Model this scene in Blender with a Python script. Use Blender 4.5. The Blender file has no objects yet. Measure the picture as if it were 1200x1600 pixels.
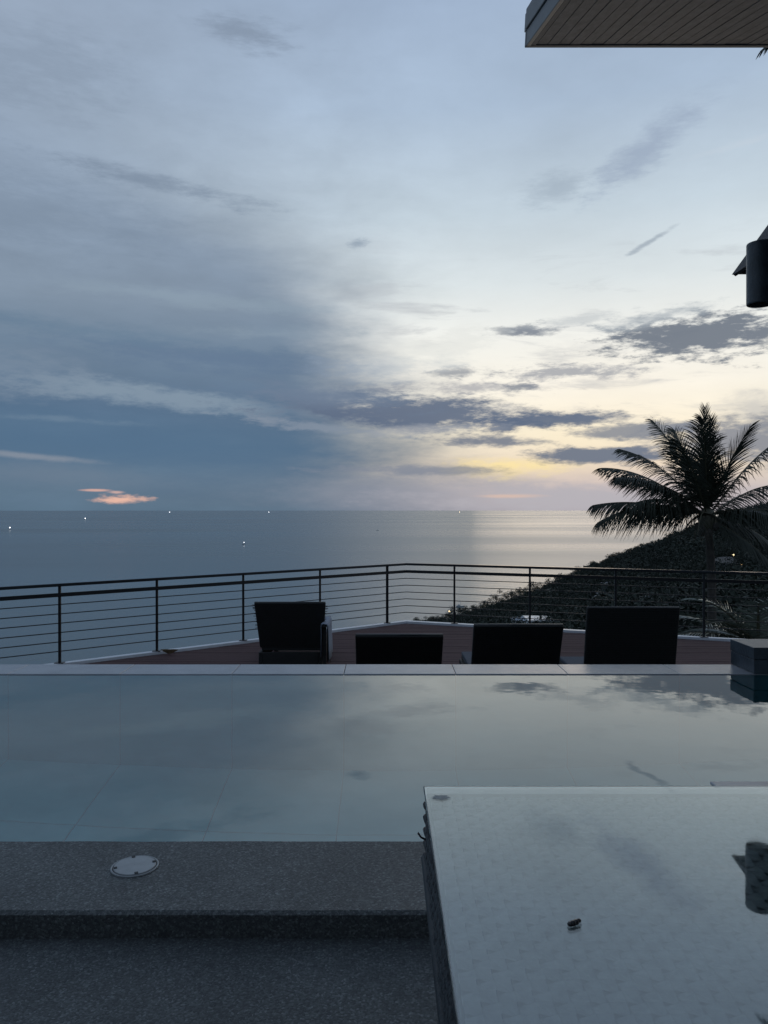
import bpy, bmesh, math, random
import numpy as np
from mathutils import Vector, Matrix
R = math.radians
random.seed(7); rng = np.random.default_rng(7)
S = bpy.context.scene
COL = S.collection

# ------------------------------------------------------------------ camera
CZ = 1.20            # eye height above the terrace, seated at the table
HOR, F = 796.0, 1200.0
cam = bpy.data.cameras.new('camera'); camo = bpy.data.objects.new('camera', cam); COL.objects.link(camo)
cam.sensor_fit = 'VERTICAL'; cam.sensor_height = 24; cam.lens = 24 * F / 1600
cam.clip_start = .02; cam.clip_end = 200000
camo.location = (0, 0, CZ); camo.rotation_euler = (R(90) - math.atan((800 - HOR) / F), 0, 0)
S.camera = camo
S.view_settings.view_transform = 'Standard'; S.view_settings.look = 'None'
S.view_settings.exposure = 0; S.view_settings.gamma = 1
S.render.engine = 'CYCLES'
S.cycles.max_bounces = 10; S.cycles.transmission_bounces = 8; S.cycles.glossy_bounces = 4
S.cycles.diffuse_bounces = 2; S.cycles.transparent_max_bounces = 8
S.cycles.sample_clamp_indirect = 6; S.cycles.use_denoising = True

def lin(r, g, b):
    f = lambda c: (c/255/12.92) if c/255 <= .04045 else ((c/255+.055)/1.055)**2.4
    return (f(r), f(g), f(b), 1)

# ------------------------------------------------------------------ world: dusk sky with cloud banks
SUN_AZ, SUN_EL = .29, R(1.5)          # azimuth from +Y towards +X
W = bpy.data.worlds.new('World'); S.world = W; W.use_nodes = True
nt = W.node_tree; nt.nodes.clear()
class E:                                # tiny expression wrapper over math nodes
    def __init__(s, sock): s.s = sock
    def _b(op):
        def f(s, o): return mth(op, s, o)
        return f
    __add__ = _b('ADD'); __sub__ = _b('SUBTRACT'); __mul__ = _b('MULTIPLY'); __truediv__ = _b('DIVIDE')
    def __rsub__(s, o): return mth('SUBTRACT', o, s)
    __radd__ = __add__; __rmul__ = __mul__
def plug(i, v):
    if isinstance(v, E): nt.links.new(v.s, i)
    else: i.default_value = v
def mth(op, a, b=None, c=None, clamp=False):
    n = nt.nodes.new('ShaderNodeMath'); n.operation = op; n.use_clamp = clamp
    plug(n.inputs[0], a)
    if b is not None: plug(n.inputs[1], b)
    if c is not None: plug(n.inputs[2], c)
    return E(n.outputs[0])
def smooth(x, lo, hi, a=0.0, b=1.0, kind='SMOOTHSTEP'):
    n = nt.nodes.new('ShaderNodeMapRange'); n.interpolation_type = kind
    for k, v in zip(('Value', 'From Min', 'From Max', 'To Min', 'To Max'), (x, lo, hi, a, b)): plug(n.inputs[k], v)
    return E(n.outputs[0])
def vec(x, y, z=0.0):
    n = nt.nodes.new('ShaderNodeCombineXYZ')
    for i, v in enumerate((x, y, z)): plug(n.inputs[i], v)
    return E(n.outputs[0])
def noise(v, scale, detail=5, rough=.55, dist=0.0):
    n = nt.nodes.new('ShaderNodeTexNoise'); plug(n.inputs['Vector'], v)
    n.inputs['Scale'].default_value = scale; n.inputs['Detail'].default_value = detail
    n.inputs['Roughness'].default_value = rough; n.inputs['Distortion'].default_value = dist
    return E(n.outputs['Fac'])
def mix(f, a, b):
    n = nt.nodes.new('ShaderNodeMix'); n.data_type = 'RGBA'; n.clamp_factor = True
    plug(n.inputs['Factor'], f)
    ia = [i for i in n.inputs if i.type == 'RGBA']
    plug(ia[0], a); plug(ia[1], b)
    return E([o for o in n.outputs if o.type == 'RGBA'][0])
def ramp(x, stops, x0, x1):
    n = nt.nodes.new('ShaderNodeValToRGB'); plug(n.inputs[0], smooth(x, x0, x1, kind='LINEAR'))
    el = n.color_ramp.elements
    while len(el) < len(stops): el.new(.5)
    for e_, (p, c) in zip(el, stops): e_.position = (p - x0)/(x1 - x0); e_.color = lin(*c)
    n.color_ramp.interpolation = 'EASE' if False else 'LINEAR'
    return E(n.outputs[0])
tc = nt.nodes.new('ShaderNodeTexCoord')
sp = nt.nodes.new('ShaderNodeSeparateXYZ'); nt.links.new(tc.outputs['Generated'], sp.inputs[0])
dx, dy, dz = (E(sp.outputs[i]) for i in range(3))
az = mth('ARCTAN2', dx, dy)
hz = mth('SQRT', dx*dx + dy*dy)
el = mth('MINIMUM', dz / mth('MAXIMUM', hz, .02), 4.0)
elc = mth('MAXIMUM', el, 0.0)
plane = vec(dx / (mth('MAXIMUM', dz, 0.0) + .10), dy / (mth('MAXIMUM', dz, 0.0) + .10))
nA = noise(vec(az*3, el*7), 1.0, 6, .58) - .5                 # soft banks
nB = noise(vec(az*9, el*34, 3.1), 1.0, 7, .62) - .5           # flat streaks
nC = noise(plane, 1.1, 6, .6) - .5                            # overhead deck
nE = noise(plane, 3.4, 6, .62, .3) - .5                        # broken fleece
nD = noise(vec(az*34, el*110, 7.7), 1.0, 6, .68) - .5           # fine raggedness
def ae(px, py):
    X = (px - 600)/F; return math.atan(X), (HOR - py)/F/math.sqrt(1 + X*X)
warm = ramp(elc, [(0, (160, 162, 172)), (.025, (192, 188, 190)), (.06, (230, 218, 198)), (.10, (248, 239, 216)), (.16, (250, 246, 234)),
                  (.23, (242, 244, 240)), (.29, (220, 229, 232)), (.38, (198, 213, 224)), (.52, (172, 191, 213)), (.70, (155, 174, 200)), (1.2, (134, 153, 182))], 0, 1.2)
cool = ramp(elc, [(0, (92, 117, 138)), (.04, (94, 119, 141)), (.08, (84, 114, 140)), (.13, (90, 115, 142)), (.20, (112, 133, 155)), (.26, (131, 148, 167)),
                  (.33, (135, 152, 172)), (.43, (146, 163, 184)), (.6, (153, 169, 190)), (.8, (144, 163, 185)), (1.2, (124, 143, 168))], 0, 1.2)
lo = smooth(el, .22, .52, -.14, -.60); hi = smooth(el, .10, .24, .18, .09)
azn = az + nA*.16 + nB*.09 + nC*.05
g = smooth(azn, lo, hi) * smooth(az, .75, 2.2, 1.0, 0.0)
skyc = mix(g, cool, warm)
# clear air from the physical sky, seen thinly between the clouds
sk = nt.nodes.new('ShaderNodeTexSky'); sk.sky_type = 'NISHITA'; sk.sun_disc = False
sk.sun_elevation = SUN_EL; sk.sun_rotation = SUN_AZ; sk.altitude = 100; sk.dust_density = 1.5
sc_ = nt.nodes.new('ShaderNodeVectorMath'); sc_.operation = 'SCALE'; nt.links.new(sk.outputs[0], sc_.inputs[0]); sc_.inputs['Scale'].default_value = .12
skyc = mix(.03, skyc, E(sc_.outputs[0]))
def hue(px_colour): return lin(*px_colour)
def shade(f):      # multiply
    global skyc
    n = nt.nodes.new('ShaderNodeVectorMath'); n.operation = 'SCALE'; plug(n.inputs[0], skyc); plug(n.inputs['Scale'], f)
    skyc = E(n.outputs[0])
shade(nC*.55*smooth(el, .15, .5) + nE*.34*smooth(el, .16, .34)*smooth(az, .30, -.10) + nA*.18 + nB*.30*smooth(el, .40, .10) * (1.0 - g*.55) + 1.0)
AE = vec(az, el)
_rag = {}
def ragged(rag, fine):
    k = (round(rag*5)/5, round(fine*5)/5)
    if k not in _rag: _rag[k] = nB*(k[0]*2.8) + nD*(k[1]*4.2) + 0.0
    return _rag[k]
BLOBS = []
def blob(px, py, hw, hh, col, op=1.0, tilt=0.0, soft=.35, rag=.9, fine=.35):
    """one cloud: an ellipse in azimuth/elevation with a torn edge"""
    BLOBS.append((*ae(px, py), hw/F, hh/F, lin(*col), op, R(tilt), soft, ragged(rag, fine)))
def lay(c, b_):
    a0, e0, wa, we, col, op, tl, soft, rg = b_
    mp = nt.nodes.new('ShaderNodeMapping'); mp.vector_type = 'TEXTURE'; plug(mp.inputs['Vector'], AE)
    mp.inputs['Location'].default_value = (a0, e0, 0); mp.inputs['Rotation'].default_value = (0, 0, tl); mp.inputs['Scale'].default_value = (wa, we, 1)
    ln = nt.nodes.new('ShaderNodeVectorMath'); ln.operation = 'LENGTH'; nt.links.new(mp.outputs[0], ln.inputs[0])
    return mix(smooth(E(ln.outputs['Value']) + rg, soft, 1.15, op, 0.0), c, col)
# torn wisps all through the bright gap
nW = noise(vec(az*6 + el*5, el*30, 1.3), 1.0, 7, .62, .4)
skyc = mix(smooth(nW + nD*.10, .52, .72, 0.0, .5) * smooth(el, .06, .10) * smooth(el, .40, .24) * g, skyc, lin(166, 170, 178))
# broad banks
blob(150, 690, 620, 75, (84, 112, 140), .75, -2, 0, .5, .1)
blob(330, 560, 300, 28, (98, 120, 147), .65, -3, 0, .8, .3)
blob(240, 618, 330, 19, (132, 150, 167), .9, -5, .1, .7, .5)
blob(20, 575, 110, 40, (122, 139, 158), .7, 0, 0, .8, .3)
blob(100, 740, 190, 26, (112, 128, 146), .6, -3, 0, .5, .2)
blob(40, 712, 120, 6, (140, 148, 160), .7, -4, .1, .5, .2)
blob(640, 770, 250, 40, (142, 148, 162), .6, 0, 0, .4, .2)
blob(930, 780, 330, 36, (182, 178, 184), .95, 0, .15, .4, .2)
blob(330, 470, 260, 15, (146, 164, 179), .45, -2, 0, .8, .4)
blob(160, 520, 250, 17, (104, 128, 151), .55, -3, 0, .8, .4)
blob(430, 522, 170, 14, (142, 159, 174), .5, 2, 0, .8, .4)
blob(90, 655, 150, 7, (112, 134, 155), .6, -1, .1, .7, .4)
# glow under the streaks
blob(800, 727, 110, 20, (254, 230, 168), .9, 0, 0, .6, .3)
blob(905, 690, 150, 45, (252, 238, 204), .4, 0, 0, .4, .2)
blob(790, 775, 60, 4, (222, 190, 172), .7, 0, .1, .5, .2)
# dark streaks
DK = (96, 110, 133)
blob(650, 643, 240, 30, DK, .95, -2, .45, .55, .35)
blob(860, 656, 130, 12, DK, .95, 1, .4, .5, .4)
blob(520, 620, 170, 22, (112, 128, 150), .8, -4, .2, .6, .4)
blob(770, 690, 95, 11, (110, 120, 138), .9, -2, .35, .6, .45)
blob(930, 711, 130, 15, (106, 117, 136), .95, -1, .5, .5, .4)
blob(1010, 672, 110, 14, (122, 130, 145), .85, 2, .35, .6, .4)
blob(1150, 690, 140, 42, (120, 128, 144), .85, 3, .3, .6, .4)
blob(640, 735, 170, 9, (130, 137, 152), .8, 0, .2, .7, .4)
blob(500, 668, 130, 9, (134, 146, 162), .75, -6, .2, .7, .6)
blob(660, 672, 110, 8, (160, 164, 172), .6, 3, .2, .7, .6)
blob(1098, 527, 135, 36, (112, 121, 134), .95, 1, .5, .6, .6)
blob(1030, 495, 110, 12, (165, 174, 182), .7, 8, .1, .8, .6)
blob(822, 517, 55, 13, (120, 129, 143), .9, 1, .2, .8, .6)
blob(880, 583, 130, 13, (160, 163, 170), .85, 1, .1, .9, .7)
blob(715, 583, 90, 8, (140, 146, 156), .8, 1, .1, .9, .6)
blob(730, 607, 130, 12, (158, 160, 168), .75, -1, .1, .9, .6)
blob(810, 607, 30, 7, (132, 139, 150), .8, 0, .2, .7, .6)
blob(590, 575, 110, 26, (165, 178, 192), .5, 0, 0, .7, .3)
blob(690, 545, 95, 34, (222, 224, 220), .45, 14, .3, .5, .6)
blob(900, 500, 90, 9, (188, 194, 198), .6, 6, .1, .8, .6)
blob(558, 380, 22, 9, (138, 154, 172), .7, 0, .1, .8, .6)
blob(1015, 378, 42, 5, (160, 172, 184), .8, 28, .2, .5, .4)
blob(1010, 235, 120, 32, (150, 165, 187), .7, 36, 0, .5, .3)
blob(865, 295, 62, 32, (158, 173, 188), .65, 10, 0, .5, .3)
blob(1150, 228, 70, 7, (196, 208, 220), .5, 5, 0, .6, .4)
blob(390, 52, 90, 34, (128, 143, 163), .7, -8, 0, .8, .4)
blob(250, 288, 190, 17, (122, 138, 158), .7, -8, 0, .8, .4)
blob(60, 110, 150, 70, (124, 139, 158), .35, 0, 0, .7, .3)
blob(40, 330, 220, 80, (118, 135, 155), .4, 0, 0, .7, .3)
# lit cloud low on the left horizon
blob(190, 780, 42, 7, (240, 190, 168), .9, 0, .1, .6, .6)
blob(150, 766, 26, 2.4, (214, 172, 160), .9, 0, .2, .3, .2)
blob(182, 769, 14, 2.6, (214, 178, 168), .8, 0, .2, .3, .2)
def leaf(a0, a1, e0, e1):
    """sky of one patch: only the clouds that reach into it"""
    c = skyc
    for b_ in BLOBS:
        k = 2.5; ra = k*(b_[2]*abs(math.cos(b_[6])) + b_[3]*abs(math.sin(b_[6]))); re = k*(b_[3]*abs(math.cos(b_[6])) + b_[2]*abs(math.sin(b_[6])))
        if b_[0]+ra > a0 and b_[0]-ra < a1 and b_[1]+re > e0 and b_[1]-re < e1: c = lay(c, b_)
    n = nt.nodes.new('ShaderNodeBackground'); nt.links.new(c.s, n.inputs['Color']); n.inputs['Strength'].default_value = 1.0
    return n.outputs[0]
def split(x, lim, lo_, hi_):
    n = nt.nodes.new('ShaderNodeMixShader'); plug(n.inputs[0], mth('GREATER_THAN', x, lim))
    nt.links.new(lo_, n.inputs[1]); nt.links.new(hi_, n.inputs[2]); return n.outputs[0]
def tree_e(a0, a1, es):
    if len(es) == 2: return leaf(a0, a1, es[0], es[1])
    k = len(es)//2
    return split(el, es[k], tree_e(a0, a1, es[:k+1]), tree_e(a0, a1, es[k:]))
ES = [-9, .05, .12, .19, .34, 9]
tree = split(az, -.05, split(az, -1.35, leaf(-9, -1.35, -9, 9), tree_e(-1.35, -.05, ES)),
             split(az, .22, tree_e(-.05, .22, ES), split(az, 1.35, tree_e(.22, 1.35, ES), leaf(1.35, 9, -9, 9))))
wo = nt.nodes.new('ShaderNodeOutputWorld'); nt.links.new(tree, wo.inputs[0])
W.cycles.sampling_method = 'NONE'      # broad soft sky: no need to aim at it

# the sun is down behind the bank: only a weak warm broad light
sl = bpy.data.lights.new('sun', 'SUN'); so = bpy.data.objects.new('sun', sl); COL.objects.link(so)
sl.energy = .075; sl.angle = R(20); sl.color = (1, .80, .62)
so.rotation_euler = Vector((-math.sin(SUN_AZ)*math.cos(SUN_EL), -math.cos(SUN_AZ)*math.cos(SUN_EL), -math.sin(SUN_EL))).to_track_quat('-Z', 'Y').to_euler()
so.location = (5, 30, 20)

# ------------------------------------------------------------------ materials
MATS = {}
def mat(name, col, rough=.6, var=.0, scale=8.0, bump=0.0, bscale=40.0, metal=0.0, spec=.5, col2=None, detail=6, stretch=(1, 1, 1), coat=0.0):
    if name in MATS: return MATS[name]
    m = bpy.data.materials.new(name); m.use_nodes = True; t = m.node_tree
    b = t.nodes['Principled BSDF']; b.inputs['Roughness'].default_value = rough
    b.inputs['Metallic'].default_value = metal; b.inputs['Specular IOR Level'].default_value = spec
    b.inputs['Coat Weight'].default_value = coat
    tcn = t.nodes.new('ShaderNodeTexCoord'); mp = t.nodes.new('ShaderNodeMapping'); mp.inputs['Scale'].default_value = stretch
    t.links.new(tcn.outputs['Object'], mp.inputs[0])
    n = t.nodes.new('ShaderNodeTexNoise'); n.inputs['Scale'].default_value = scale; n.inputs['Detail'].default_value = detail
    t.links.new(mp.outputs[0], n.inputs['Vector'])
    c1 = Vector(col[:3]); c2 = Vector(col2[:3]) if col2 else c1*(1 + var)
    c0 = c1*(1 - var) if not col2 else c1
    rp = t.nodes.new('ShaderNodeValToRGB'); rp.color_ramp.elements[0].position = .3; rp.color_ramp.elements[1].position = .7
    rp.color_ramp.elements[0].color = (*c0, 1); rp.color_ramp.elements[1].color = (*c2, 1)
    t.links.new(n.outputs['Fac'], rp.inputs[0]); t.links.new(rp.outputs[0], b.inputs['Base Color'])
    if bump:
        n2 = t.nodes.new('ShaderNodeTexNoise'); n2.inputs['Scale'].default_value = bscale; n2.inputs['Detail'].default_value = 4
        t.links.new(mp.outputs[0], n2.inputs['Vector'])
        bp = t.nodes.new('ShaderNodeBump'); bp.inputs['Strength'].default_value = bump; bp.inputs['Distance'].default_value = .02
        t.links.new(n2.outputs['Fac'], bp.inputs['Height']); t.links.new(bp.outputs[0], b.inputs['Normal'])
    MATS[name] = m; return m
def emis(name, col, s):
    m = bpy.data.materials.new(name); m.use_nodes = True; b = m.node_tree.nodes['Principled BSDF']
    b.inputs['Base Color'].default_value = (*col, 1); b.inputs['Emission Color'].default_value = (*col, 1); b.inputs['Emission Strength'].default_value = s
    MATS[name] = m; return m

def aggregate(name, base):
    """washed pebble concrete"""
    m = bpy.data.materials.new(name); m.use_nodes = True; t = m.node_tree; b = t.nodes['Principled BSDF']
    tcn = t.nodes.new('ShaderNodeTexCoord')
    v = t.nodes.new('ShaderNodeTexVoronoi'); v.inputs['Scale'].default_value = 190; t.links.new(tcn.outputs['Object'], v.inputs['Vector'])
    v2 = t.nodes.new('ShaderNodeTexVoronoi'); v2.inputs['Scale'].default_value = 390; t.links.new(tcn.outputs['Object'], v2.inputs['Vector'])
    n = t.nodes.new('ShaderNodeTexNoise'); n.inputs['Scale'].default_value = 3.5; n.inputs['Detail'].default_value = 8; n.inputs['Roughness'].default_value = .65
    t.links.new(tcn.outputs['Object'], n.inputs['Vector'])
    hsv = t.nodes.new('ShaderNodeSeparateColor'); t.links.new(v.outputs['Color'], hsv.inputs[0])
    r1 = t.nodes.new('ShaderNodeValToRGB')
    while len(r1.color_ramp.elements) < 4: r1.color_ramp.elements.new(.5)
    for e_, (p, c) in zip(r1.color_ramp.elements, [(0, .58), (.6, 1.0), (.9, 1.45), (1, 2.2)]):
        e_.position = p; e_.color = (c*base[0], c*base[1], c*base[2], 1)
    t.links.new(hsv.outputs[0], r1.inputs[0])
    mx = t.nodes.new('ShaderNodeMix'); mx.data_type = 'RGBA'; mx.blend_type = 'MULTIPLY'; mx.inputs['Factor'].default_value = .8
    r2 = t.nodes.new('ShaderNodeValToRGB'); r2.color_ramp.elements[0].position = .3; r2.color_ramp.elements[0].color = (.55, .56, .57, 1); r2.color_ramp.elements[1].position = .72; r2.color_ramp.elements[1].color = (1.15, 1.14, 1.13, 1)
    t.links.new(n.outputs['Fac'], r2.inputs[0])
    ri = [i for i in mx.inputs if i.type == 'RGBA']; t.links.new(r1.outputs[0], ri[0]); t.links.new(r2.outputs[0], ri[1])
    t.links.new([o for o in mx.outputs if o.type == 'RGBA'][0], b.inputs['Base Color'])
    b.inputs['Roughness'].default_value = .62
    bp = t.nodes.new('ShaderNodeBump'); bp.inputs['Strength'].default_value = .5; bp.inputs['Distance'].default_value = .003; bp.invert = True
    ad = t.nodes.new('ShaderNodeMath'); ad.operation = 'ADD'; t.links.new(v.outputs['Distance'], ad.inputs[0]); t.links.new(v2.outputs['Distance'], ad.inputs[1])
    t.links.new(ad.outputs[0], bp.inputs['Height']); t.links.new(bp.outputs[0], b.inputs['Normal'])
    MATS[name] = m; return m

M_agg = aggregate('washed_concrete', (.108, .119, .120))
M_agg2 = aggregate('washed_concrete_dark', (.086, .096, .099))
M_coping = mat('coping_stone', (.34, .35, .38), .22, .10, 5, .12, 120)
M_pool = mat('pool_tile', (.06, .36, .39), .35, .14, 2.2, .05, 30)
M_grout = mat('pool_grout', (.04, .19, .225), .8, .1)
M_wood = mat('deck_board', (.075, .041, .042), .8, .25, 6, .25, 30, spec=.2, stretch=(.25, 6, 6))
M_trim = mat('pale_deck_edge', (.62, .64, .68), .35, .06, 10)
M_black = mat('black_metal', (.012, .012, .014), .38, .2, 20, .05, 200)
M_hand = mat('handrail_metal', (.025, .025, .028), .12, .15, 20, .0, 150)
M_wick = mat('black_wicker', (.010, .0098, .0098), .6, .35, 90, .6, 160)
M_conc = mat('dark_stone', (.055, .068, .082), .4, .25, 9, .2, 60)
M_base = mat('render_wall', (.22, .22, .22), .85, .1)
M_soff = mat('soffit_board', (.195, .175, .176), .6, .25, 5, .12, 40, stretch=(6, .35, 6))
M_fasc = mat('fascia_paint', (.10, .118, .13), .5, .12, 6, .05, 60)
M_fasc2 = mat('fascia_dark', (.07, .082, .098), .6, .12, 6, .05, 60)
M_roof = mat('roof_tile_dark', (.03, .028, .028), .7, .3, 20, .3, 40)
M_leaf = mat('palm_leaf', (.020, .026, .016), .6, .35, 3)
M_leaf_lit = mat('palm_leaf_lit', (.15, .17, .14), .3, .35, 3)  # paler palm leaf: light falling on the low fronds is put into the colour
M_rach = mat('palm_stem', (.07, .065, .04), .6, .25, 8)
M_trunk = mat('palm_trunk', (.055, .048, .042), .9, .3, 6, .6, 18)
M_tree = mat('tree_leaves', (.016, .023, .015), .8, .5, .16)
M_tree2 = mat('tree_leaves_dark', (.018, .028, .016), .75, .45, .4)
M_bark = mat('tree_bark', (.05, .042, .035), .9, .3, 4)
M_hill = mat('hill_soil', (.024, .032, .02), .95, .5, .05, 0, 1)
M_white = mat('white_plaster', (.72, .73, .75), .35, .06, 1)
M_groof = mat('grey_roof_sheet', (.30, .33, .38), .5, .12, .6)
M_glow = emis('warm_window', (1, .62, .25), 2.2)
M_lamp = emis('lamp_white', (.95, .97, 1), 5)
M_lampw = emis('lamp_warm', (1, .78, .45), 4)
M_pane = mat('dark_window', (.02, .025, .03), .08, .1)
M_hull = mat('boat_hull', (.5, .5, .5), .5, .1, 1)
M_lid = mat('lid_plastic', (.32, .34, .35), .4, .10, 30, .08, 90)
M_rubber = mat('dark_rubber', (.02, .02, .022), .6, .2)
M_towel = mat('towel_cloth', (.24, .27, .33), .9, .08, 40, .3, 300)
M_cush = mat('cushion_cloth', (.06, .07, .09), .9, .1, 30, .2, 200)
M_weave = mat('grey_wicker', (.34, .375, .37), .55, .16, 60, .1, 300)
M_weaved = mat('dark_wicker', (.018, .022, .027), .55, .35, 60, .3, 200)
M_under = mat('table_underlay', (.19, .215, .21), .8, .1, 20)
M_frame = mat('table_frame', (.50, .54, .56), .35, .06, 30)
M_bug = mat('insect_shell', (.018, .017, .02), .3, .4, 300)
M_wing = mat('insect_wing', (.02, .019, .02), .3, .3, 300)
M_dry = mat('dry_leaf', (.16, .11, .06), .8, .3, 20)

# ------------------------------------------------------------------ mesh helpers
class MB:
    def __init__(s): s.v = []; s.f = []
    def add(s, vs, fs):
        k = len(s.v); s.v += [tuple(p) for p in vs]; s.f += [tuple(i + k for i in f) for f in fs]; return s
    def box(s, x0, x1, y0, y1, z0, z1):
        return s.add([(x0,y0,z0),(x1,y0,z0),(x1,y1,z0),(x0,y1,z0),(x0,y0,z1),(x1,y0,z1),(x1,y1,z1),(x0,y1,z1)],
                     [(3,2,1,0),(4,5,6,7),(0,1,5,4),(1,2,6,5),(2,3,7,6),(3,0,4,7)])
    def obox(s, c, ax, ay, az_, hx, hy, hz_):
        c, ax, ay, az_ = Vector(c), Vector(ax)*hx, Vector(ay)*hy, Vector(az_)*hz_
        P = [c+ax*i+ay*j+az_*k for k in (-1,1) for i,j in ((-1,-1),(1,-1),(1,1),(-1,1))]
        return s.add(P, [(3,2,1,0),(4,5,6,7),(0,1,5,4),(1,2,6,5),(2,3,7,6),(3,0,4,7)])
    def beam(s, a, b, w, h):
        a, b = Vector(a), Vector(b); d = (b-a).normalized(); side = d.cross(Vector((0,0,1)))
        if side.length < 1e-4: side = Vector((1,0,0))
        side.normalize(); up = side.cross(d)
        return s.obox((a+b)/2, d, side, up, (b-a).length/2, w/2, h/2)
    def tube(s, pts, r, n=8, cap=True):
        pts = [Vector(p) for p in pts]; rs = r if isinstance(r, (list, tuple)) else [r]*len(pts)
        ring = []; V = []; ref = None
        for i, p in enumerate(pts):
            d = (pts[min(i+1, len(pts)-1)] - pts[max(i-1, 0)]).normalized()
            if ref is None: ref = Vector((0,0,1)) if abs(d.z) < .9 else Vector((1,0,0))
            u = d.cross(ref).normalized(); w = u.cross(d).normalized(); ref = w
            V += [p + (u*math.cos(t) + w*math.sin(t))*rs[i] for t in (2*math.pi*k/n for k in range(n))]
        Fs = [(i*n+k, i*n+(k+1)%n, (i+1)*n+(k+1)%n, (i+1)*n+k) for i in range(len(pts)-1) for k in range(n)]
        if cap: Fs += [tuple(range(n-1, -1, -1)), tuple(range((len(pts)-1)*n, len(pts)*n))]
        return s.add(V, Fs)
    def prism(s, poly, z0, z1):
        n = len(poly)
        return s.add([(x,y,z0) for x,y in poly]+[(x,y,z1) for x,y in poly],
                     [tuple(range(n-1,-1,-1)), tuple(range(n,2*n))]+[(i,(i+1)%n,n+(i+1)%n,n+i) for i in range(n)])
    def lathe(s, prof, c=(0,0,0), n=32):
        V = [(c[0]+r*math.cos(2*math.pi*k/n), c[1]+r*math.sin(2*math.pi*k/n), c[2]+z) for r, z in prof for k in range(n)]
        return s.add(V, [(i*n+k, i*n+(k+1)%n, (i+1)*n+(k+1)%n, (i+1)*n+k) for i in range(len(prof)-1) for k in range(n)])
    def ball(s, c, r, n=10, sc=(1,1,1)):
        prof = [(max(.001, math.sin(math.pi*i/n)), -math.cos(math.pi*i/n)) for i in range(n+1)]
        V = [(c[0]+r*sc[0]*q*math.cos(2*math.pi*k/n), c[1]+r*sc[1]*q*math.sin(2*math.pi*k/n), c[2]+r*sc[2]*z) for q, z in prof for k in range(n)]
        return s.add(V, [(i*n+k, i*n+(k+1)%n, (i+1)*n+(k+1)%n, (i+1)*n+k) for i in range(n) for k in range(n)])
    def mesh(s, name, m, o=(0,0,0), smooth=False):
        me = bpy.data.meshes.new(name)
        me.from_pydata([(x-o[0], y-o[1], z-o[2]) for x, y, z in s.v], [], s.f); me.materials.append(m)
        if smooth: me.shade_smooth()
        me.update(); return me
    def build(s, name, m, parent=None, bevel=0, smooth=False, seg=2):
        org = tuple(parent.matrix_world.translation) if parent is not None else (0,0,0)
        if parent is not None:
            org = Vector(parent.get('_o', (0,0,0)))
        ob = bpy.data.objects.new(name, s.mesh(name, m, org, smooth)); COL.objects.link(ob)
        if parent is not None: ob.parent = parent; ob['_o'] = tuple(org)
        if bevel:
            b = ob.modifiers.new('bevel', 'BEVEL'); b.width = bevel; b.segments = seg; b.limit_method = 'ANGLE'
        return ob
def tag(o, label=None, cat=None, group=None, kind=None):
    for k, v in (('label', label), ('category', cat), ('group', group), ('kind', kind)):
        if v: o[k] = v
    return o
def thing(name, loc, label, cat, group=None):
    o = bpy.data.objects.new(name, None); o.location = loc; o.empty_display_size = .1; COL.objects.link(o)
    o['_o'] = tuple(loc); return tag(o, label, cat, group)
def structure(name, mb, m, label, **kw):
    o = mb.build(name, m, **kw); o['_o'] = (0,0,0); return tag(o, label, None, None, 'structure')
def P(px, py, d): return Vector(((px-600)/F*d, d, CZ - (py-HOR)/F*d))
def Z(py, d): return CZ - (py-HOR)/F*d

# ------------------------------------------------------------------ levels
WATER, SLAB, DECK, SEA = CZ-1.15, CZ-1.123, CZ-1.80, -100.0
STEP_Y, POOL_Y0, POOL_Y1, COP_Y1 = 2.14, 2.60, 5.35, 5.67
PX0, PX1 = -6.52, 4.40

# ------------------------------------------------------------------ sea
m = bpy.data.materials.new('sea_water'); m.use_nodes = True; t = m.node_tree; b = t.nodes['Principled BSDF']
b.inputs['Base Color'].default_value = (.035, .085, .11, 1); b.inputs['Roughness'].default_value = .17; b.inputs['IOR'].default_value = 1.6
tcn = t.nodes.new('ShaderNodeTexCoord')
def seanoise(sx, sy, det):
    mp = t.nodes.new('ShaderNodeMapping'); mp.inputs['Scale'].default_value = (sx, sy, 1); mp.inputs['Rotation'].default_value = (0, 0, .3)
    n = t.nodes.new('ShaderNodeTexNoise'); n.inputs['Scale'].default_value = 1; n.inputs['Detail'].default_value = det
    t.links.new(tcn.outputs['Object'], mp.inputs[0]); t.links.new(mp.outputs[0], n.inputs['Vector']); return n
n1 = seanoise(.022, .030, 5); n2 = seanoise(.00035, .0011, 5)
bp = t.nodes.new('ShaderNodeBump'); bp.inputs['Strength'].default_value = .25; bp.inputs['Distance'].default_value = 4
t.links.new(n1.outputs['Fac'], bp.inputs['Height']); t.links.new(bp.outputs[0], b.inputs['Normal'])
rr = t.nodes.new('ShaderNodeMapRange'); rr.inputs['From Min'].default_value = .35; rr.inputs['From Max'].default_value = .65; rr.inputs['To Min'].default_value = .22; rr.inputs['To Max'].default_value = .31
t.links.new(n2.outputs['Fac'], rr.inputs[0]); t.links.new(rr.outputs[0], b.inputs['Roughness'])
mb = MB(); rad = [5, 300, 1500, 6000, 20000, 70000]; ns = 96
for r_ in rad: mb.v += [(r_*math.cos(2*math.pi*k/ns), r_*math.sin(2*math.pi*k/ns), SEA) for k in range(ns)]
mb.f = [(i*ns+k, i*ns+(k+1)%ns, (i+1)*ns+(k+1)%ns, (i+1)*ns+k) for i in range(len(rad)-1) for k in range(ns)]
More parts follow.
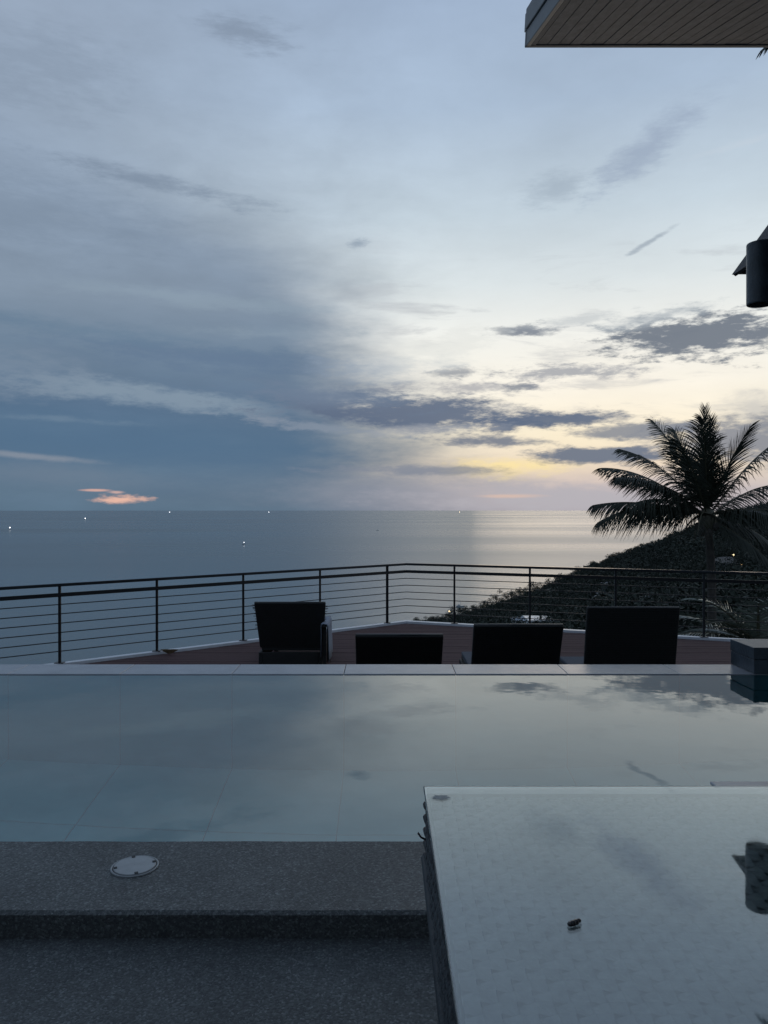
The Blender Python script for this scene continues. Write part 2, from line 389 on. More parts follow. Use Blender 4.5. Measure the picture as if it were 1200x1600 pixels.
# outward rings: make normals face up
mb.f = [tuple(reversed(f)) for f in mb.f]
sea = structure('sea', mb, m, 'calm grey blue sea reaching the horizon')
bm = bmesh.new(); bm.from_mesh(sea.data); bmesh.ops.recalc_face_normals(bm, faces=bm.faces)
if bm.faces[:][0].normal.z < 0: bmesh.ops.reverse_faces(bm, faces=bm.faces)
bm.to_mesh(sea.data); bm.free()

# ------------------------------------------------------------------ hillside
RIDGE = [(-4000, 1150, 120), (-900, 1120, 180), (200, 1080, 330), (560, 1015, 640), (625, 984, 690), (645, 976, 690), (690, 968, 670), (740, 957, 650), (790, 942, 625), (830, 928, 600), (870, 912, 580), (905, 896, 560),
         (940, 881, 540), (985, 866, 520), (1020, 854, 500), (1060, 838, 480), (1110, 817, 460), (1150, 804, 445), (1200, 794, 430), (1400, 765, 380), (2000, 700, 300), (6000, 500, 220)]
def interp(px, k): return float(np.interp(px, [r[0] for r in RIDGE], [r[k] for r in RIDGE]))
def hillz(px, t):
    """t 0 near .. 1 ridge .. 2 behind"""
    d1 = interp(px, 2); d0 = 13.5
    yr = interp(px, 1) + 5.0     # leave room for the tree tops
    d = d0*(d1/d0)**min(t, 1.0) if t <= 1 else d1*(1 + (t-1)*.6)
    e1 = (HOR-yr)/F; e0 = -.36
    if t <= 1: e = e0 + (e1-e0)*(1-(1-t)**1.6)
    z = CZ + d*e if t <= 1 else CZ + d1*e1 - (t-1)*90
    return d, max(z, SEA-3)
cols = np.concatenate([np.linspace(-4000, 300, 12)[:-1], np.linspace(300, 600, 8)[:-1], np.linspace(600, 1260, 84), np.linspace(1300, 6000, 20)])
rows = np.concatenate([np.linspace(0, 1, 70), np.linspace(1.05, 2, 8)])
V = []
for px in cols:
    X = (px-600)/F
    for t_ in rows:
        d, z = hillz(px, t_)
        w = .012*d*math.sin(px*.031+t_*17)*math.sin(t_*29+px*.011) * (1 if .1 < t_ < .93 else 0)
        V.append((X*d, d, max(z + w*.5, SEA-3)))
nr = len(rows)
mb = MB(); mb.add(V, [(i*nr+j, (i+1)*nr+j, (i+1)*nr+j+1, i*nr+j+1) for i in range(len(cols)-1) for j in range(nr-1)])
structure('hillside', mb, M_hill, 'dark wooded hillside falling to the sea', smooth=True)
def hit(px, py):
    """ground point of the hillside seen at a picture position"""
    best = None
    for t_ in np.linspace(0.02, 1, 500):
        d, z = hillz(px, t_)
        yy = HOR - (z-CZ)/d*F
        if yy <= py: return Vector(((px-600)/F*d, d, z)), d
    d, z = hillz(px, 1); return Vector(((px-600)/F*d, d, z)), d

def leaf_cloud(centres, radii, per, size, flat=.75):
    """many small leaf faces spread through crown volumes"""
    C = np.repeat(np.asarray(centres, float), per, 0); Rr = np.repeat(np.asarray(radii, float), per)[:, None]
    n = len(C)
    d = rng.normal(size=(n, 3)); d /= np.linalg.norm(d, axis=1)[:, None]
    rr_ = rng.random((n, 1))**.45
    pos = C + d*rr_*Rr*np.array([1, 1, flat])
    a = rng.normal(size=(n, 3)); a /= np.linalg.norm(a, axis=1)[:, None]
    c = np.cross(a, d + rng.normal(size=(n, 3))*.6); c /= np.linalg.norm(c, axis=1)[:, None] + 1e-9
    s_ = (size*np.repeat(np.asarray(radii, float), per)*(.6+.8*rng.random(n)))[:, None]
    q = np.stack([pos-a*s_, pos+c*s_*.6, pos+a*s_, pos-c*s_*.6], 1).reshape(-1, 3)
    f = np.arange(n*4).reshape(-1, 4)
    return q, f
def raw(name, q, f, m, parent=None, org=(0,0,0)):
    me = bpy.data.meshes.new(name); nv, nf = len(q), len(f); k = f.shape[1]
    me.vertices.add(nv); me.vertices.foreach_set('co', (q-np.array(org)).astype(np.float32).ravel())
    me.loops.add(nf*k); me.loops.foreach_set('vertex_index', f.astype(np.int32).ravel())
    me.polygons.add(nf); me.polygons.foreach_set('loop_start', (np.arange(nf)*k).astype(np.int32)); me.polygons.foreach_set('loop_total', np.full(nf, k, np.int32))
    me.materials.append(m); me.update(); me.validate()
    o = bpy.data.objects.new(name, me); COL.objects.link(o)
    if parent is not None: o.parent = parent
    return o
CLEAR = [(842, 974, 24), (812, 973, 15), (1135, 886, 22), (1036, 944, 20), (930, 934, 13), (955, 917, 11), (1184, 866, 5), (1154, 820, 5), (1115, 884, 5), (702, 966, 5), (1146, 879, 5)]
CLEAR = [(a, b_, hit(a, y_)[1]) for a, y_, b_ in CLEAR]
near, far_ = ([], []), ([], [])
for _ in range(6200):
    px = random.uniform(640, 1330); t_ = 1-abs(random.gauss(0, .42))
    if random.random() < .28: t_ = random.uniform(.93, 1.0)
    if t_ < .30: continue
    d, z = hillz(px, t_)
    if z < SEA+1: continue
    if any(abs(px-a) < b_ and .55*dd < d < 1.03*dd for a, b_, dd in CLEAR): continue
    h = random.uniform(2.6, 5.4)*(.75+.25*t_)
    cn, rd = near if d < 170 else far_
    for k in range(random.choice((1, 2, 3))):
        r_ = h*random.uniform(.35, .62)
        cn.append(((px-600)/F*d + random.gauss(0, h*.35), d + random.gauss(0, h*.35), z + h*random.uniform(.25, .75))); rd.append(r_)
q1, f1 = leaf_cloud(*near, 150, .075); q2, f2 = leaf_cloud(*far_, 56, .15)
q, f = np.concatenate([q1, q2]), np.concatenate([f1, f2+len(q1)])
print('wood leaves', len(f1), len(f2))
tag(raw('hillside_wood', q, f, M_tree), 'dense dark wood covering the hillside on the right', 'wood', None, 'stuff')

# trees that stand out one by one along the headland
def ridge_tree(px, h, wide, i):
    d, z = hillz(px, .985); base = Vector(((px-600)/F*d, d, z-.4))
    T = thing('headland_tree', base, 'dark bushy tree on the low headland ridge against the pale sea', 'tree', 'trees along the headland ridge')
    mb = MB(); lean = random.uniform(-.6, .6)
    pts = [base, base+Vector((lean*.4, 0, h*.35)), base+Vector((lean, 0, h*.7))]
    mb.tube(pts, [h*.04, h*.03, h*.012], 6)
    for s_ in (-1, 1): mb.tube([pts[1], pts[1]+Vector((s_*wide*.35, 0, h*.28))], [h*.02, h*.008], 5)
    mb.build('trunk', M_bark, T)
    cs, rs = [], []
    for k in range(7):
        cs.append((base.x+lean*.7+random.gauss(0, wide*.3), base.y+random.gauss(0, wide*.3), base.z+h*random.uniform(.5, .95))); rs.append(wide*random.uniform(.22, .4))
    q, f = leaf_cloud(cs, rs, 120, .13)
    raw('crown', q, f, M_tree2, T, base)
for i, (px, h, w) in enumerate([(648, 8, 8), (660, 6, 7), (672, 7.5, 8), (686, 6, 8), (700, 7, 9), (709, 11, 7), (724, 8, 9), (738, 9, 9), (752, 7, 8), (764, 8, 9), (776, 13, 7.5), (787, 9, 7), (799, 12, 10), (812, 9, 9), (825, 8, 8),
                               (838, 9, 8), (852, 7, 7), (868, 8, 7), (884, 6, 7), (902, 8, 7), (925, 7, 8), (950, 7, 8), (968, 6, 7), (996, 5, 8), (1012, 5, 8)]):
    ridge_tree(px, h, w, i)

# ------------------------------------------------------------------ houses and lamps on the hill
def house(px, py, wpx, hpx, depth, label, roof, roofm, wins=3, lit=(), wallm=None, name='hillside_house'):
    g, d = hit(px, py); w = wpx/F*d; h = hpx/F*d
    T = thing(name, g, label, 'house')
    x, y, z = g; z0 = z-3
    MB().box(x-w/2, x+w/2, y-depth/2, y+depth/2, z0, z+h).build('wall', wallm or M_white, T)
    if roof == 'flat':
        MB().box(x-w*.58, x+w*.58, y-depth*.58, y+depth*.58, z+h, z+h+.35).build('roof', roofm, T)
    else:
        hr = w*.22; o = .12*w
        mb = MB(); a, b_, c_, d_ = (x-w/2-o, y-depth/2-o), (x+w/2+o, y-depth/2-o), (x+w/2+o, y+depth/2+o), (x-w/2-o, y+depth/2+o)
        zz = z+h-.1
        mb.add([(*a, zz), (*b_, zz), (*c_, zz), (*d_, zz), (x-w*.18, y, zz+hr), (x+w*.18, y, zz+hr)], [(0,1,5,4), (2,3,4,5), (1,2,5), (3,0,4), (3,2,1,0)])
        mb.build('roof', roofm, T)
    for k in range(wins):
        cx = x - w/2 + w*(k+.5)/wins; ww = w/wins*.32
        wo_ = MB().box(cx-ww, cx+ww, y-depth/2-.06, y-depth/2-.01, z+h*.28, z+h*.8).build('window', M_hull, T)
        MB().box(cx-ww*.86, cx+ww*.86, y-depth/2-.10, y-depth/2-.065, z+h*.33, z+h*.76).build('pane', M_glow if k in lit else M_pane, wo_)
    return T
hA = house(842, 974, 36, 6, 7, 'hillside house with broad pale flat roof behind the loungers', 'flat', M_white, 3)
hB = house(812, 973, 20, 6, 6, 'small hillside house with grey hipped roof beside the flat roofed one', 'hip', M_groof, 2)
hC = house(1135, 886, 34, 9, 9, 'hillside house with an amber lit window right of the palm trunk', 'hip', M_roof, 4, (2,), M_conc)
hD = house(1036, 944, 30, 8, 8, 'hillside house with blue grey sloping roof above the rightmost lounger', 'hip', M_groof, 3, (), M_conc)
hE = house(930, 934, 18, 5, 8, 'tiny far house with dull grey roof low on the slope', 'hip', M_groof, 2, (), M_conc)
hF = house(955, 917, 16, 5, 8, 'tiny far house with dull grey roof higher up the slope', 'hip', M_groof, 2, (), M_conc)
def lamp_post(px, py, m, r_px, label):
    g, d = hit(px, py+11); r_ = r_px/F*d; top = P(px, py, d)
    T = thing('street_lamp', g, label, 'lamp')
    MB().tube([g-Vector((0,0,1)), top], .0006*d, 6).build('pole', M_black, T)
    MB().ball(top+Vector((0,0,r_*.6)), r_, 8).build('lamp_globe', m, T, smooth=True)
lamp_post(1184, 857, M_lamp, 1.7, 'bright white lamp on the hill near the right edge')
lamp_post(1154, 810, M_lamp, 1.1, 'white lamp high on the hill right of the palm crown')
lamp_post(1115, 873, M_lamp, 1.2, 'white lamp beside the house with the amber window')
lamp_post(1146, 868, M_lampw, 1.4, 'warm lamp above the house with the amber window')
lamp_post(702, 956, M_lampw, 1.3, 'warm lamp low on the headland above the deck edge')

# ------------------------------------------------------------------ boats
def boat(px, py, L, m, label, r_px=1.0, lit=True):
    e = max((py-HOR)/F, .0042); d = (CZ-SEA)/e; x = (px-600)/F*d
    T = thing('boat', (x, d, SEA), label, 'boat', 'boats out on the sea')
    mb = MB(); hw, fb = L*.14, L*.12
    prof = [(-.5, .8), (-.35, 1), (.15, 1), (.38, .6), (.5, .04)]
    V = []
    for u, w in prof:
        V += [(x+u*L, d-hw*w, SEA+fb), (x+u*L, d+hw*w, SEA+fb), (x+u*L*.92, d+hw*w*.5, SEA-.3), (x+u*L*.92, d-hw*w*.5, SEA-.3)]
    fs = [(i*4+k, i*4+(k+1)%4, (i+1)*4+(k+1)%4, (i+1)*4+k) for i in range(4) for k in range(4)] + [(3,2,1,0), (16,17,18,19)]
    mb.add(V, fs); mb.build('hull', M_hull, T)
    MB().box(x-.3*L, x-.02*L, d-hw*.6, d+hw*.6, SEA+fb, SEA+fb+L*.14).build('cabin', M_hull, T)
    top = SEA+fb+L*.5
    MB().tube([(x+.05*L, d, SEA+fb-.1), (x+.05*L, d, top)], L*.012, 6).build('mast', M_hull, T)
    if lit:
        r_ = .48*r_px/F*d; MB().ball((x+.05*L, d, top+r_*.7), r_, 8).build('lamp', m, T, smooth=True)
boat(15, 828, 16, M_lamp, 'boat with the brightest white light at the far left of the sea', 1.6)
boat(133, 812, 18, M_lamp, 'boat with a small white light below the pink cloud', 1.2)
boat(265, 800, 20, M_lamp, 'boat with a faint light on the left horizon right of the pink cloud', .9)
boat(381, 851, 10, M_lamp, 'small boat with upright pale light in the middle of the left water', 1.0)
boat(420, 800, 20, M_lamp, 'boat with a faint light on the horizon near the middle', .8)
boat(718, 800, 22, M_lampw, 'boat with a light on the horizon under the bright sky', .9)
boat(590, 829, 12, M_lamp, 'small dark unlit boat in the middle distance above the railing bend', 1, False)
boat(719, 948, 9, M_lamp, 'dark boat seen close to the headland through the railing', 1, False)

# ------------------------------------------------------------------ palms
def frond(T, org, d0, L, droop, leaf, hang=.9, n=62, twist=0.0, wid=.026, lm=None, fwd=.55):
    org, d = Vector(org), Vector(d0).normalized(); N = 22
    pts = [org.copy()]; dirs = [d.copy()]
    for i in range(N):
        s_ = (i+1)/N
        dd = (d + Vector((0,0,-1))*droop*s_**1.5).normalized(); dirs.append(dd); pts.append(pts[-1]+dd*L/N)
    mb = MB(); mb.tube(pts, [.035*(1-i/(N+1))+.006 for i in range(N+1)], 5)
    fr = mb.build('frond', M_rach, T)
    lf = MB()
    for i in range(n):
        s_ = .10 + .90*(i+random.random()*.6)/n; s_ = min(s_, .999); k = s_*N; j = min(int(k), N-1)
        p = pts[j].lerp(pts[j+1], k-j); t_ = dirs[j]
        side = t_.cross(Vector((0,0,1)))
        if side.length < .15: side = Vector((1, .3, 0))
        side.normalize(); up = side.cross(t_).normalized()
        ll = leaf*(.30+.70*math.sin(math.pi*min(1, .12+s_*.86))**.6)*(1-.35*s_**3)
        for sg in (-1, 1):
            if random.random() < .05: continue
            l2 = ll*random.uniform(.8, 1.12)
            dl = (side*sg*math.cos(twist) + up*(.28+math.sin(twist)*sg) + t_*(fwd+.9*s_**2) + Vector((random.gauss(0,.07), random.gauss(0,.07), random.gauss(0,.07)))).normalized()
            q0 = p; prev = None; wv = t_*.8 + up*.2
            V, Fs = [], []; M_ = 4
            for a in range(M_+1):
                u = a/M_; w = wid*(1-u)**.7*(.6+.4*min(1, u*6))+.002
                V += [q0 - wv*w, q0 + wv*w]
                step = (dl + Vector((0,0,-1))*hang*(.45+1.1*u)).normalized()*l2/M_
                q0 = q0 + step
            Fs = [(2*a, 2*a+1, 2*a+3, 2*a+2) for a in range(M_)]
            lf.add(V, Fs)
    lf.build('leaflets', lm or M_leaf, fr)
def img_dir(ang, toward):     # direction from an angle in the picture plane, plus a component to (-) or from (+) the viewer
    return (math.cos(R(ang))*math.cos(R(toward)), math.sin(R(toward)), math.sin(R(ang))*math.cos(R(toward)))
c = P(1105, 806, 30.0)
gz, gd = hillz(1105, 0)[1], 0
for t_ in np.linspace(0, 1, 400):
    d, z = hillz(1105, t_)
    if d >= 30: break
base = Vector((c.x, 30.3, z-.3))
T = thing('coconut_palm', base, 'tall coconut palm with feathery fronds silhouetted above the railing', 'palm tree')
N = 14; pts = [base.lerp(c, i/N) + Vector((.25*math.sin(i/N*math.pi), 0, 0)) for i in range(N+1)]
mb = MB(); mb.tube(pts, [.20-.07*i/N + (.012 if i % 2 else 0) for i in range(N+1)], 12); mb.build('trunk', M_trunk, T, smooth=True)
mb = MB(); mb.ball(c+Vector((0,0,-.15)), .34, 10, (1,1,1.5)); mb.build('crown_shaft', M_rach, T, smooth=True)
for a in range(7):
    k = c+Vector((.34*math.cos(a*.9), .34*math.sin(a*.9), -.42-.12*(a % 3)))
    MB().ball(k, .14, 8, (1,1,1.2)).build('coconut', M_trunk, T, smooth=True)
for ang, tw, L, dr, lf, hang in [(166, -10, 4.65, .75, 1.25, 1.5), (163, 18, 4.25, .45, 1.15, 1.5), (148, -16, 4.5, .55, 1.2, 1.3), (134, 22, 4.0, .75, 1.1, 1.2),
                                 (113, 8, 4.3, .42, 1.05, .6), (141, -4, 4.6, .62, 1.15, 1.2), (156, -26, 4.4, .7, 1.15, 1.3), (126, 14, 4.2, .6, 1.1, .9), (80, -30, 4.0, .3, .9, .4), (104, -24, 4.2, .30, 1.1, .5), (88, 8, 4.6, .10, .8, .1), (97, -22, 4.1, .16, .85, .15), (120, -30, 4.0, .35, 1.1, .7), (96, 30, 4.2, .2, 1.0, .4),
                                 (58, -6, 4.8, .62, 1.15, 1.1), (36, 12, 4.6, .8, 1.15, 1.4), (14, -12, 4.8, .85, 1.2, 1.5), (-8, 20, 4.4, .8, 1.1, 1.5), (70, 40, 4.2, .5, 1.0, .8),
                                 (150, 60, 4.2, .8, 1.0, 1.3), (30, -60, 4.0, .9, 1.1, 1.4), (-30, -20, 3.2, .6, .9, 1.2), (155, -60, 3.4, 1.0, 1.0, 1.4)]:
    frond(T, c+Vector((random.gauss(0,.06), random.gauss(0,.06), random.gauss(0,.08))), img_dir(ang, tw), L, dr, lf*1.36*random.uniform(.88, 1.08), hang*random.uniform(.8, 1.15), n=74, wid=.042 if 79 < ang < 110 else .031, fwd=1.7 if 79 < ang < 110 else .6, twist=.65 if 110 <= ang < 125 else random.uniform(-.25, .25))
# low palm just under the deck's edge
c2 = P(1185, 1008, 14.6); b2 = Vector((c2.x, 14.8, c2.z-3.2))
T = thing('young_palm', b2, 'low young palm with drooping fronds behind the railing at the right', 'palm tree')
mb = MB(); mb.tube([b2, b2.lerp(c2, .5), c2], [.12, .10, .08], 10); mb.build('trunk', M_trunk, T, smooth=True)
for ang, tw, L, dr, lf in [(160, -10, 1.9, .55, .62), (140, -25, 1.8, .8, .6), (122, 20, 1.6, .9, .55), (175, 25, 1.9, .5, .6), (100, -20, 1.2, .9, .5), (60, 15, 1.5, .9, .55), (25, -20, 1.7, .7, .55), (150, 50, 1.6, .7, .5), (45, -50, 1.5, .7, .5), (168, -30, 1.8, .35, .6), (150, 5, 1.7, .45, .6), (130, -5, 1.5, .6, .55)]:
    frond(T, c2, img_dir(ang, tw), L, dr, lf, .35, n=30, wid=.022, lm=M_leaf_lit)
# tall palm off to the right: one frond tip droops into the picture under the eave
c3 = Vector((8.55, 13.0, CZ+8.25)); b3 = Vector((9.0, 13.3, -4.6))
T = thing('tall_palm', b3, 'tall palm mostly out of frame with a frond tip hanging below the eave', 'palm tree')
mb = MB(); mb.tube([b3.lerp(c3, i/8) + Vector((.2*math.sin(i/8*3.1), 0, 0)) for i in range(9)], [.2-.008*i for i in range(9)], 12); mb.build('trunk', M_trunk, T, smooth=True)
for ang, tw, L, dr, lf in [(168, 0, 2.36, 1.1, .5), (130, 20, 3, .6, .8), (80, 0, 3, .3, .8), (40, -20, 3.2, .7, .9), (5, 20, 3.2, .8, .9), (100, 50, 3, .7, .9), (20, 60, 3, .7, .9)]:
    frond(T, c3, img_dir(ang, tw), L, dr, lf, 1.0, n=44)

# ------------------------------------------------------------------ terrace, step, pool shell
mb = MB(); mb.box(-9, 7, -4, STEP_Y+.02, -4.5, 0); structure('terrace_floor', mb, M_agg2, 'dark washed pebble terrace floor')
mb = MB(); nseg = 90
xs = np.linspace(-9, 7, nseg+1)
V = []; jag = [random.gauss(0, .0010) for _ in xs]; jag2 = [random.gauss(0, .0012) for _ in xs]
for i, x in enumerate(xs):
    y0 = STEP_Y+jag[i]; y1 = POOL_Y0+jag2[i]
    V += [(x, y0+.004, .0005), (x, y0-.001, SLAB-.009), (x, y0+.009, SLAB), (x, y1-.006, SLAB), (x, y1, SLAB-.007), (x, y1, -.3)]
mb.add(V, [(i*6+k, (i+1)*6+k, (i+1)*6+k+1, i*6+k+1) for i in range(nseg) for k in range(5)])
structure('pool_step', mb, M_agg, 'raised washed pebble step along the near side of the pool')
PF = WATER-1.94
TILE = .78; tx0 = -1.06 - TILE*7
mb = MB(); th = .25
mb.box(PX0-th, PX1+th, POOL_Y0+.001, COP_Y1, PF-.3, PF-.012)
mb.box(PX0-th, PX1+th, POOL_Y1+.012, COP_Y1, PF-.012, WATER-.03)
mb.box(PX0-th, PX0-.012, POOL_Y0+.001, POOL_Y1+.012, PF-.012, WATER-.03)
mb.box(PX1+.012, PX1+th, POOL_Y0+.001, POOL_Y1+.012, PF-.012, WATER-.03)
mb.box(PX0-th, PX1+th, POOL_Y0-.2, POOL_Y0-.012, PF-.3, -.1)
basin = structure('pool_basin', mb, M_grout, 'sunken swimming pool basin')
gap = .004
floor_me = MB().box(gap, TILE-gap, gap, TILE-gap, 0, .012).mesh('floor_tile', M_pool)
wall_me = MB().box(gap, TILE-gap, 0, .012, gap, 1.93).mesh('wall_tile', M_pool)
def piece(name, me, loc, par):
    o = bpy.data.objects.new(name, me); o.location = loc; COL.objects.link(o); o.parent = par; return o
nx = 14
for i in range(nx):
    x = tx0 + i*TILE
    for j in range(4):
        y = POOL_Y1 - (j+1)*TILE
        if y < POOL_Y0-.4: continue
        if y < POOL_Y0:
            me = MB().box(gap, TILE-gap, POOL_Y0-y+gap, TILE-gap, 0, .012).mesh('floor_tile', M_pool); piece('floor_tile', me, (x, y, PF-.012), basin)
        else: piece('floor_tile', floor_me, (x, y, PF-.012), basin)
    piece('wall_tile', wall_me, (x, POOL_Y1, PF-.005), basin)
# near wall and the ends, same tiles
for i in range(nx): piece('wall_tile', wall_me, (tx0+i*TILE, POOL_Y0-.012, PF-.005), basin)
# coping slabs of the far wall, wet and glossy
cop = tag(MB().box(PX0-th, PX1+th, POOL_Y1+.02, COP_Y1-.004, WATER-.029, WATER-.0265).build('pool_coping', M_grout), 'pale stone coping along the far edge of the pool', None, None, 'structure')
cop['_o'] = (0,0,0)
for i in range(nx):
    x = tx0 + i*TILE; s_ = random.uniform(-.0012, .0012)
    MB().box(x+.0015, x+TILE-.0015, POOL_Y1-.012, COP_Y1, WATER-.026, WATER+.006+s_*.5).build('coping_slab', M_coping, cop, bevel=.004)
# pale ledge at the right of the pool, just beyond the table
mb = MB(); mb.box(1.37, 3.9, POOL_Y0+.002, 3.23, WATER-.35, WATER+.007)
structure('pool_ledge', mb, M_coping, 'pale stone ledge in the right of the pool', bevel=.006)

# water surface
m = bpy.data.materials.new('pool_water'); m.use_nodes = True; t = m.node_tree; t.nodes.clear()
gl = t.nodes.new('ShaderNodeBsdfRefraction'); gl.inputs['IOR'].default_value = 1.33; gl.inputs['Roughness'].default_value = 0.0; gl.inputs['Color'].default_value = (.84, .98, .99, 1)
go = t.nodes.new('ShaderNodeBsdfGlossy'); go.inputs['Roughness'].default_value = .012; go.inputs['Color'].default_value = (.94, .98, 1, 1)
fr_ = t.nodes.new('ShaderNodeFresnel'); fr_.inputs['IOR'].default_value = 2.15
mx = t.nodes.new('ShaderNodeMixShader')
n = t.nodes.new('ShaderNodeTexNoise'); n.inputs['Scale'].default_value = 2.2; n.inputs['Detail'].default_value = 3
tcn = t.nodes.new('ShaderNodeTexCoord'); t.links.new(tcn.outputs['Object'], n.inputs['Vector'])
bp = t.nodes.new('ShaderNodeBump'); bp.inputs['Strength'].default_value = .05; bp.inputs['Distance'].default_value = .02
t.links.new(n.outputs['Fac'], bp.inputs['Height'])
for q_ in (gl, go, fr_): t.links.new(bp.outputs[0], q_.inputs['Normal'])
fi = t.nodes.new('ShaderNodeFresnel'); fi.inputs['IOR'].default_value = 1.33
ge = t.nodes.new('ShaderNodeNewGeometry'); fm = t.nodes.new('ShaderNodeMix'); fm.data_type = 'FLOAT'
t.links.new(ge.outputs['Backfacing'], fm.inputs[0]); t.links.new(fr_.outputs[0], fm.inputs[2]); t.links.new(fi.outputs[0], fm.inputs[3])
t.links.new(fm.outputs[0], mx.inputs[0]); t.links.new(gl.outputs[0], mx.inputs[1]); t.links.new(go.outputs[0], mx.inputs[2])
ou = t.nodes.new('ShaderNodeOutputMaterial'); t.links.new(mx.outputs[0], ou.inputs[0])
mb = MB(); mb.add([(PX0, POOL_Y0, WATER), (PX1, POOL_Y0, WATER), (PX1, POOL_Y1+.001, WATER), (PX0, POOL_Y1+.001, WATER)], [(0,1,2,3)])
structure('pool_water', mb, m, 'still pool water mirroring the evening sky')

# ------------------------------------------------------------------ plinth at the far right pool corner
x0 = (1142-600)/F*5.69
T = thing('stone_plinth', (x0+1, 5.5, WATER), 'dark two course stone plinth on the far right pool edge', 'plinth')
zt = Z(1012, 5.33)
zm = (WATER+.022+zt)/2
for z0, z1, e_ in ((WATER+.0075, zm-.0015, 0.0), (zm+.0015, zt, .004)):
    MB().box(x0-e_, x0+2.2, POOL_Y1-.018-e_, COP_Y1+.02, z0, z1).build('stone_course', M_conc, T, bevel=.004)

# ------------------------------------------------------------------ sun deck and railing
APEX = Vector((.35, 12.15)); SL, SR = .823, -.383
Lx, Rx = -8.0, 9.0
LE = (Lx, APEX.y + SL*(Lx-APEX.x)); RE = (Rx, APEX.y + SR*(Rx-APEX.x))
poly = [(Lx, COP_Y1+.02), (Rx, COP_Y1+.02), RE, tuple(APEX), LE]
poly = [(-7.4, COP_Y1+.03), (Rx, COP_Y1+.03), RE, tuple(APEX), (-7.4, APEX.y+SL*(-7.4-APEX.x))]
mb = MB(); mb.prism(poly, -7.5, DECK-.025); deck = structure('sun_deck', mb, M_base, 'lower sun deck of reddish brown boards')
y = COP_Y1+.05; bw = .14
while y < APEX.y-.05:
    y2 = min(y+bw-.006, APEX.y-.03)
    def xl(yy): return max(-7.35, APEX.x + (yy-APEX.y)/SL + .03)
    def xr(yy): return min(Rx-.02, APEX.x + (yy-APEX.y)/SR - .06)
    p4 = [(xl(y), y), (xr(y), y), (xr(y2), y2), (xl(y2), y2)]
    if p4[1][0]-p4[0][0] > .1:
        MB().prism(p4, DECK-.024, DECK+random.uniform(-.001, .001)).build('deck_board', M_wood, deck)
    y += bw
tl = math.hypot(1, SL); tr = math.hypot(1, SR)
dL = Vector((1, SL))/tl; dR = Vector((1, SR))/tr; nL = Vector((-dL.y, dL.x)); nR = Vector((-dR.y, dR.x))
trim = tag(MB().prism([tuple(APEX+nL*.0), tuple(APEX+Vector((0,.12))), tuple(Vector(LE)+nL*.10), tuple(Vector(LE))], DECK-.2, DECK+.03).build('deck_edge', M_trim), 'pale metal edge strip of the deck under the railing', None, None, 'structure')
trim['_o'] = (0,0,0)
MB().prism([tuple(APEX), tuple(Vector(RE)), tuple(Vector(RE)+nR*.10), tuple(APEX+Vector((0.001,.12)))], DECK-.2, DECK+.03).build('edge_strip', M_trim, trim)

RT = CZ - .85
rb = Vector((APEX.x, APEX.y+.05, DECK+.03))
T = thing('deck_railing', rb, 'black metal railing with horizontal rods bending around the sun deck', 'railing')
def onL(u): q_ = APEX + nL*.05 - dL*u; return Vector((q_.x, q_.y, 0))
def onR(u): q_ = APEX + nR*.05 + dR*u; return Vector((q_.x, q_.y, 0))
bend = Vector((APEX.x, APEX.y+.055, 0)); endL, endR = onL(9.6), onR(8.4)
def run(z): return [endL+Vector((0,0,z)), onL(.12)+Vector((0,0,z)), bend+Vector((0,0,z)), onR(.12)+Vector((0,0,z)), endR+Vector((0,0,z))]
mb = MB(); pts = run(RT-.018)
for a, b_ in ((pts[0], pts[2]), (pts[2], pts[4])): mb.beam(a, b_, .070, .036)
mb.build('handrail', M_hand, T, bevel=.004)
mb = MB(); p_ = run(RT-.135)
for a, b_ in ((p_[0], p_[2]), (p_[2], p_[4])): mb.beam(a, b_, .016, .045)
mb.build('middle_rail', M_black, T)
for k in range(6):
    MB().tube(run(RT-.245-.108*k), .0066, 6).build('rod', M_black, T)
def post(q_, w=.029):
    mb = MB(); mb.box(q_.x-w/2, q_.x+w/2, q_.y-.012, q_.y+.012, DECK+.03, RT-.03); mb.build('post', M_black, T, bevel=.003)
    MB().box(q_.x-.05, q_.x+.05, q_.y-.04, q_.y+.04, DECK+.0305, DECK+.038).build('foot_plate', M_black, T)
def atpx(px, left=True):
    X = (px-600)/F
    a = APEX + (nL if left else nR)*.05; s_ = SL if left else SR
    y_ = (a.y - s_*a.x)/(1-s_*X); return Vector((X*y_, y_, 0))
for px in (-120, 93, 245, 380, 500): post(atpx(px))
post(atpx(605), .042)
for px in (710, 828, 962, 1100, 1262): post(atpx(px, False))

